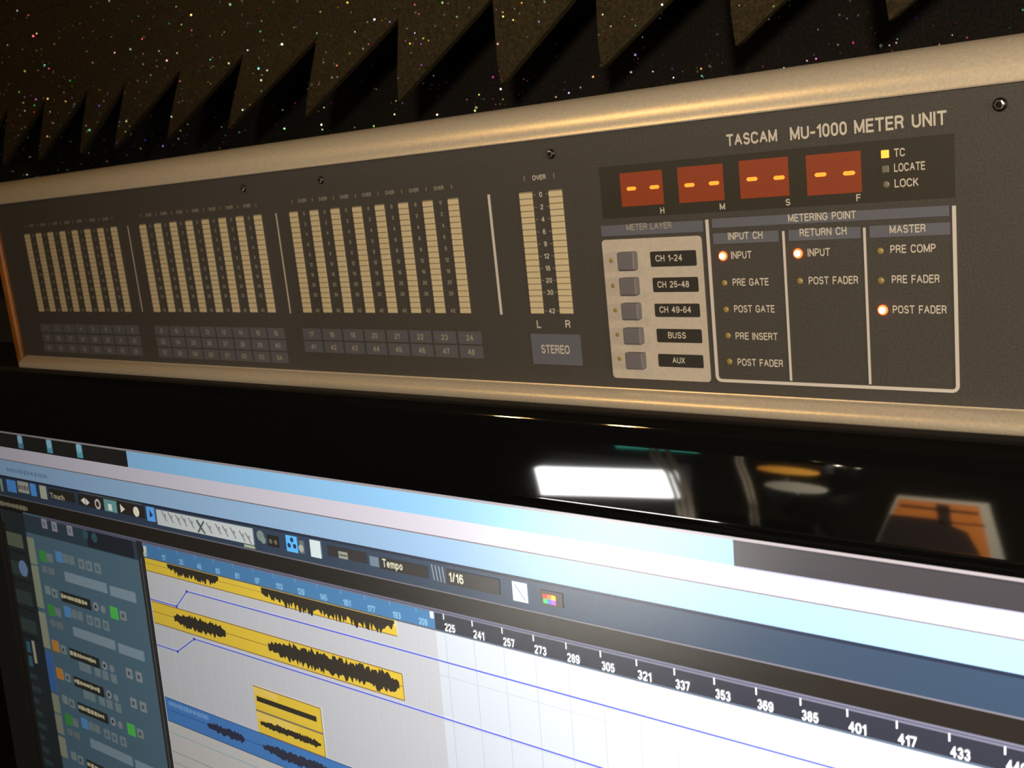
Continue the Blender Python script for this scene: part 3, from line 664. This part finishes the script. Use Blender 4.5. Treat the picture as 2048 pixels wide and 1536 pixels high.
# inspector on the left and the track list
R(uL, vE+.003, -2.04, V1-.01, (34,44,48), 2)
R(-2.115, vE-.0005, -1.712, V1-.01, (82,112,128), 3)
R(-2.115, vE+.003, -1.712, vF+.010, (46,66,78), 4); R(-1.88, vE+.006, -1.725, vF+.008, (26,34,46), 5)
for c in ((-2.0335,0.1789),(-1.9959,0.1802),(-1.9389,0.1807)): icon(c, .020, .020, (160,155,160), 6); icon(c, .008, .010, (110,120,160), 7)
for c in ((-1.8835,0.1802),(-1.8529,0.1829)): disc(c, .010, (50,90,98), 6)
# pale strip that marks the tracks
for (a,c,cc) in (((-2.0234,0.2167),(-2.0185,0.2729),(150,160,130)),((-2.0385,0.2760),(-2.0259,0.3663),(152,162,132)),((-2.0382,0.3761),(-2.0159,0.4536),(160,164,140)),((-2.0337,0.4627),(-2.0268,0.5487),(66,112,178)),((-2.0325,0.5555),(-2.0169,0.5963),(150,158,130)),((-2.0237,0.6002),(-2.0163,0.6433),(150,150,130)),((-2.0316,0.6507),(-2.0134,0.6965),(160,160,135))):
    R(-2.115, a[1], -2.088, c[1], cc, 6)
for i in range(7): R(-2.115, .80+i*.09, -2.088, .80+i*.09+.082, (150,158,130) if i % 3 else (66,112,178), 6)
def row(y, names=True, k=0, green=True, color=(84,200,84)):
    """one track header: buttons in a row, name field, value fields; y = v of its top"""
    g = lambda u, dv, cc, wd=.020, h=.018, la=6: icon((u, y+dv), wd, h, cc, la)
    if names:
        g(-2.062, .010, (140,150,150)); g(-2.036, .012, (140,150,150)); g(-2.036, .012, (80,90,90), .008, .008, 7)
        R(-2.012, y+.002, -1.902, y+.024, (38,40,36), 6); garble((-2.010, y+.006), (-1.915, y+.018), .010, (215,205,165), 7, 9)
        disc((-1.885, y+.013), .009, (160,160,165), 6); disc((-1.860, y+.014), .008, (140,145,150), 6); disc((-1.885, y+.013), .004, (40,40,60), 7)
    if green: g(-1.822, .014, color, .026, .024); g(-1.792, .014, (140,150,145)); g(-1.792, .014, (80,95,95), .008, .008, 7)
def row2(y, green=True, blue=True, wide=True):
    g = lambda u, dv, cc, wd=.020, h=.018, la=6: icon((u, y+dv), wd, h, cc, la)
    if green: g(-2.060, .012, (62,160,62), .024, .024); g(-2.034, .012, (130,140,140))
    g(-2.062, .040, (120,128,130), .018, .014); g(-2.036, .040, (120,128,130), .022, .014)
    if blue: g(-1.996, .004, (92,152,208), .024, .022)
    for u in (-1.972, -1.950): g(u, .004, (122,140,140), .018, .018)
    for u in (-1.915, -1.888, -1.858): g(u, .006, (126,144,148), .020, .020); g(u, .006, (100,116,124), .010, .010, 7)
    if wide: R(-1.985, y+.032, -1.835, y+.052, (138,158,170), 6); R(-1.825, y+.034, -1.740, y+.054, (138,158,170), 6)
row2(.238); row(.312); row2(.352)
for yy in (.432, .492):
    row(yy, green=False); icon((-2.066, yy+.010), .026, .024, (212,140,52), 7)
    for u in (-1.972, -1.950, -1.915, -1.888, -1.858): icon((u, yy+.034), .020, .018, (126,144,148), 6)
    for u in (-1.80, -1.768): icon((u, yy+.010), .020, .020, (148,156,160), 6); icon((u, yy+.010), .008, .008, (80,90,100), 7)
y = .548
while y < V1-.16:
    row(y); row2(y+.042); y += .125
for y0 in [.21+.0625*i for i in range(4)]: R(uL+.005, y0+.006, -2.135, y0+.036, (100,112,92) if y0 < .23 else (56,70,66), 4); R(uL+.005, y0+.044, -2.13, y0+.048, (22,28,30), 4)
disc((-2.150, .290), .018, (120,150,190), 6)
for i in range(16): R(-2.195, .50+i*.028, -2.175+.008*(i%3), .512+i*.028, (54,70,76), 5)
icon((-2.160, .475), .010, .050, (190,185,160), 6); icon((-2.182, .468), .014, .024, (60,110,130), 6); icon((-2.182, .500), .014, .024, (60,110,130), 6)
R(uL, vF, uL+.012, V1-.01, (8,10,10), 7)
me = bpy.data.meshes.new('screen_picture'); me.from_pydata([tuple(v) for v in pv], [], pf)
ca = me.color_attributes.new('pixel', 'FLOAT_COLOR', 'CORNER'); li = 0
for p, c in zip(me.polygons, pc):
    for _ in p.loop_indices: ca.data[li].color = (*c, 1); li += 1
link('screen_picture', me, 'lcd', mon, label='lit screen showing bars of yellow sound clips and a numbered ruler')
link('screen_panel', (lambda: (lambda b2: b2)(rail([(0,-.0001),(V1*DS,-.0001),(V1*DS,-.01),(0,-.01)], U0*DS, U1*DS)))(), 'blackpl', mon)

# ------------------------------------------------------------------ acoustic foam behind
def solid(verts, faces):
    me = bpy.data.meshes.new('m'); me.from_pydata(verts, [], faces); bm = bmesh.new(); bm.from_mesh(me)
    bmesh.ops.recalc_face_normals(bm, faces=bm.faces); bm.to_mesh(me); bm.free(); return me
FY = YB-.005; z0f = H+.128; zbf = H+.0605; CAV = FY+.095
# tooth edges: x at the top, sideways drift per metre of height of the cut edge
edges = [(-1.40,.62), (-1.31,.62), (-1.222,.62), (-1.130,.60), (-1.054,.66), (-.955,.66), (-.854,.63), (-.749,.48), (-.648,.20), (-.546,.04), (-.450,.05), (-.345,.0), (-.243,-.02), (-.140,-.02), (-.04,-.02), (.06,0), (.16,0), (.26,0)]
ex = lambda k, z: edges[k][0]-edges[k][1]*(z0f-z)
lower = thing('acoustic_foam_panel', 'black glittering acoustic foam with pointed teeth over hollows coloured dark for shade behind the meter unit', 'foam panel', (-.5, CAV, H-.1))
link('backing', box(-1.75, .5, CAV, CAV+.022, H-.1, z0f+.004), 'foamshade', lower)  # coloured as the shade seen between the teeth
link('top_web', box(-1.75, .5, FY+.006, CAV, z0f-.002, z0f+.004), 'foamshade', lower)
for k in range(len(edges)-1):
    zt = z0f
    x0, x1 = ex(k, zt), ex(k+1, zt); xb = ex(k, zbf)
    pts = [(x0, z0f+.004), (x1, z0f+.004), (x1, z0f-.001), (xb+.006, zbf+.002), (xb+.002, zbf), (ex(k, zbf+.02), zbf+.02), (x0, z0f-.001)]
    link('foam_tooth', prism(pts, FY, FY+.006), 'foam', lower)  # tooth cut to the outline of a lit patch, shade left between
upper = thing('acoustic_foam_panel', 'brown glittering acoustic foam sheet with shallow level ridges along the picture top', 'foam panel', (-.5, CAV, z0f+.004))
link('backing', box(-1.75, .5, FY+.001, CAV+.022, z0f+.0041, z0f+.46), 'foam', upper)
for j in range(5):
    z = z0f+.0041+j*.09
    link('foam_ridge', profile_x([(FY+.005, z), (FY-.0001, z), (FY-.0055, z+.055), (FY-.0002, z+.0895), (FY+.005, z+.0895)], -1.75, .5), 'foam', upper)
# glitter flakes on the foam
rnd = random.Random(11)
import colorsys
def surf_y(x, z):
    if z > z0f+.004:
        t = ((z-z0f-.0046) % .09)/.09; return FY-.001-.005*(t/.61 if t < .61 else (1-t)/.39)-.0004
    if z > zbf:
        t = (z0f-z)/(z0f-zbf)
        for k in range(len(edges)-1):
            l = ex(k, z); r_ = (1-t)*edges[k+1][0]+t*(ex(k, zbf)+.004)
            if l+.001 < x < r_-.001: return FY-.0004
    return CAV-.0004
for owner, za, zb_, NF in ((lower, H+.03, z0f+.003, 3300), (upper, z0f+.006, H+.30, 2800)):
    gv, gf, gc = [], [], []
    for i in range(NF):
        x = rnd.uniform(-1.65, .45); z = rnd.uniform(za, zb_); yy = surf_y(x, z)
        c = Vector((x, yy-.0006, z)); n = Vector((rnd.gauss(.25,.55), -1, rnd.gauss(0,.5))).normalized()
        a = n.orthogonal().normalized(); b2 = n.cross(a); r = rnd.uniform(.0004, .0009)*(1+.5*(rnd.random()**6)); ph = rnd.random()*6
        i0 = len(gv)
        for q in range(5): gv.append(tuple(c+r*(math.cos(ph+q*2*PI/5)*a+math.sin(ph+q*2*PI/5)*b2)))
        gf.append(tuple(range(i0, i0+5))); gc.append(colorsys.hsv_to_rgb(rnd.random(), rnd.uniform(.25,.95), 1.0))
    me = bpy.data.meshes.new('glitter'); me.from_pydata(gv, [], gf); ca = me.color_attributes.new('pixel', 'FLOAT_COLOR', 'CORNER'); li = 0
    for p, c in zip(me.polygons, gc):
        for _ in p.loop_indices: ca.data[li].color = (*c, 1); li += 1
    link('glitter_flakes', me, 'glitter', owner, kind='stuff', label='coloured glitter flakes')

# ------------------------------------------------------------------ things behind the operator, mirrored in the glossy bezel, plus an added glare panel
RY = -1.2                              # their distance behind the camera
def rear(p): return p[0], H+p[1]
rt = thing('side_table', 'low black table behind the operator mirrored in the bezel', 'table', (-1.0, RY-.05, 0))
tz = H+-0.677
link('table_top', box(-2.3, .3, RY-.35, RY+.12, tz-.03, tz, .003), 'desk', rt)
for x in (-2.2, .2):
    for yy in (RY-.3, RY+.07): link('leg', box(x-.025, x+.025, yy-.025, yy+.025, 0, tz-.03), 'desk', rt)
q = [rear(p) for p in ((-1.3964,-0.5196), (-1.0581,-0.4934), (-1.0436,-0.5514), (-1.3829,-0.5839))]
lbx = thing('light_panel', 'white lit light panel mirrored bright in the glossy bezel', 'lamp', (q[0][0]/2+q[1][0]/2, RY, tz))
link('diffuser', prism([q[0], q[1], q[2], q[3]], RY, RY-.02), 'lightbox', lbx)
x0 = min(p[0] for p in q); x1 = max(p[0] for p in q); zl = min(p[1] for p in q); zh = max(p[1] for p in q)
link('casing', box(x0-.02, x1+.02, RY-.05, RY-.021, zl-.02, zh+.02, .004), 'blackpl', lbx)
link('foot', box((x0+x1)/2-.12, (x0+x1)/2+.12, RY-.10, RY, tz, max(tz+.012, zl-.03)), 'lampmetal', lbx)
q = [rear(p) for p in ((-1.3647,-0.6607), (-0.9551,-0.6622), (-0.9464,-0.7258), (-1.3488,-0.7312))]
fl = thing('screen_glare_panel', 'unseen white lit panel added to throw glare on the screen', 'lamp', ((q[0][0]+q[1][0])/2, RY+.30, 0))
link('diffuser', prism(q, RY+.06, RY+.04), 'glarepanel', fl)  # glowing panel added out of view to throw glare on the screen
xa = min(p[0] for p in q); xb_ = max(p[0] for p in q); za_ = min(p[1] for p in q); zb_ = max(p[1] for p in q)
link('casing', box(xa-.02, xb_+.02, RY+.01, RY+.039, za_-.02, zb_+.01, .004), 'blackpl', fl)
for x in (xa+.05, xb_-.05): link('leg', box(x-.01, x+.01, RY+.015, RY+.035, 0, za_-.02), 'lampmetal', fl)
q = [rear(p) for p in ((-1.2700,-0.4708), (-1.0772,-0.4644), (-1.0709,-0.4747), (-1.2681,-0.4822))]
ts = thing('teal_strip_light', 'thin teal strip above the white light panel in the mirror image', 'strip light', ((q[0][0]+q[1][0])/2, RY-.14, tz))
link('strip', prism(q, RY-.13, RY-.14), 'tealstrip', ts)
link('strip_post', box((q[0][0]+q[1][0])/2-.006, (q[0][0]+q[1][0])/2+.006, RY-.16, RY-.148, tz, q[2][1]), 'blackpl', ts)
link('strip_arm', box((q[0][0]+q[1][0])/2-.006, (q[0][0]+q[1][0])/2+.006, RY-.16, RY-.14, q[2][1]-.004, q[2][1]+.008), 'blackpl', ts)
# cables hanging on the right of the lamp
for pts, r, lab in (([(-1.0869,-0.4225), (-1.0791,-0.4546), (-1.0491,-0.4885), (-1.0342,-0.5345), (-1.0211,-0.6023)], .0040, 'first pale cable right of the light panel in the mirror image'),
               ([(-1.0722,-0.4214), (-1.0656,-0.4535), (-1.0358,-0.4873), (-1.0199,-0.5329), (-1.0091,-0.6027)], .0050, 'second pale cable right of the light panel in the mirror image'),
               ([(-1.0489,-0.4216), (-1.0434,-0.4516), (-1.0205,-0.4858), (-1.0046,-0.5312), (-0.9950,-0.6029)], .0060, 'third pale cable right of the light panel in the mirror image'),
               ([(-0.8994,-0.4253), (-0.9009,-0.4489), (-0.8868,-0.4899), (-0.8759,-0.5359), (-0.8731,-0.5905)], .0035, 'thin pale cable nearer the right in the mirror image'),
               ([(-0.8903,-0.4246), (-0.8919,-0.4481), (-0.8768,-0.4889), (-0.8669,-0.5348), (-0.8622,-0.5909)], .0030, 'thinnest pale cable at the right of the pair in the mirror image')):
    o = link('hanging_cable', tube([(rear(p)[0], RY+.03, rear(p)[1]) for p in pts], r), 'cable', smooth=True)
    o['label'] = lab; o['category'] = 'cable'; o['group'] = 'cables hanging behind the operator'
# orange sleeve with a white border leaning on the table
q = [rear(p) for p in ((-0.6176,-0.4920), (-0.4712,-0.4896), (-0.4462,-0.5927), (-0.6566,-0.5943))]
sl = thing('record_sleeve', 'orange card sleeve with white border mirrored at the right of the bezel', 'sleeve', ((q[0][0]+q[1][0])/2, RY, tz))
link('card', prism(q, RY, RY-.008), 'paperw', sl)
qi = [rear(p) for p in ((-0.6151,-0.4969), (-0.4849,-0.4954), (-0.4659,-0.5941), (-0.6523,-0.5963))]
link('orange_print', prism(qi, RY+.0005, RY), 'orange', sl)
qq = [rear(p) for p in ((-0.6305,-0.5300), (-0.5557,-0.5284), (-0.5040,-0.5469), (-0.4805,-0.5897), (-0.6566,-0.5970))]
link('dark_print', prism(qq, RY+.001, RY+.0005), 'darkink', sl)
for a4 in (((-0.5542,-0.4985), (-0.5318,-0.4992), (-0.5277,-0.5375), (-0.5493,-0.5369)), ((-0.6135,-0.5071), (-0.4864,-0.5071), (-0.4856,-0.5120), (-0.6135,-0.5123)), ((-0.5317,-0.5312), (-0.4755,-0.5290), (-0.4747,-0.5322), (-0.5317,-0.5346))):
    link('dark_print', prism([rear(p) for p in a4], RY+.001, RY+.0005), 'darkink', sl)
# round black desk lamp head whose highlights are modelled as ovals, the warm one glowing
q = rear((-0.7630,-0.4638))
pot = thing('round_lamp_head', 'round black lamp head glinting in the mirror image', 'lamp', (q[0], RY, tz))
link('head', dome(q[0], RY+.02, q[1], .10, .12, 28, 8), 'gloss', pot, smooth=True)
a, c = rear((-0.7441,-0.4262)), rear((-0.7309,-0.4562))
link('warm_glint', prism([(a[0]+.055*math.cos(t*PI/8)*1.0, a[1]+.006*math.sin(t*PI/8)) for t in range(16)], RY+.16, RY+.155), 'orangeglow' if 'orangeglow' in M else 'ledamber', pot, label='warm glint built as a glowing oval')
link('cool_glint', prism([(c[0]+.055*math.cos(t*PI/8)*1.0, c[1]+.009*math.sin(t*PI/8)) for t in range(16)], RY+.16, RY+.155), 'paperw', pot, label='pale glint built as an oval')
link('stem', tube([(q[0], RY-.02, tz), (q[0], RY-.02, q[1])], .012), 'blackpl', pot)
# ceiling spotlights, two small warm bulbs in steel shades
for (lx, lab) in ((-1.10, 'left one of two warm ceiling spotlights behind the operator'), (-.88, 'right one of two warm ceiling spotlights behind the operator')):
    ly, lz = -.30, H+.80
    t = thing('ceiling_spotlight', lab, 'spotlight', (lx, ly, lz), group='warm ceiling spotlights')
    bm = bmesh.new(); bmesh.ops.create_uvsphere(bm, u_segments=20, v_segments=12, radius=.020, matrix=Matrix.Translation((lx, ly, lz)))
    link('bulb', mesh_from(bm), 'bulb', t, smooth=True)
    link('shade', tube([(lx, ly, lz+.03), (lx, ly, lz+.09)], .032, 20), 'lampmetal', t)
    link('rod', tube([(lx, ly, lz+.09), (lx, ly, 2.7)], .006, 8), 'lampmetal', t)
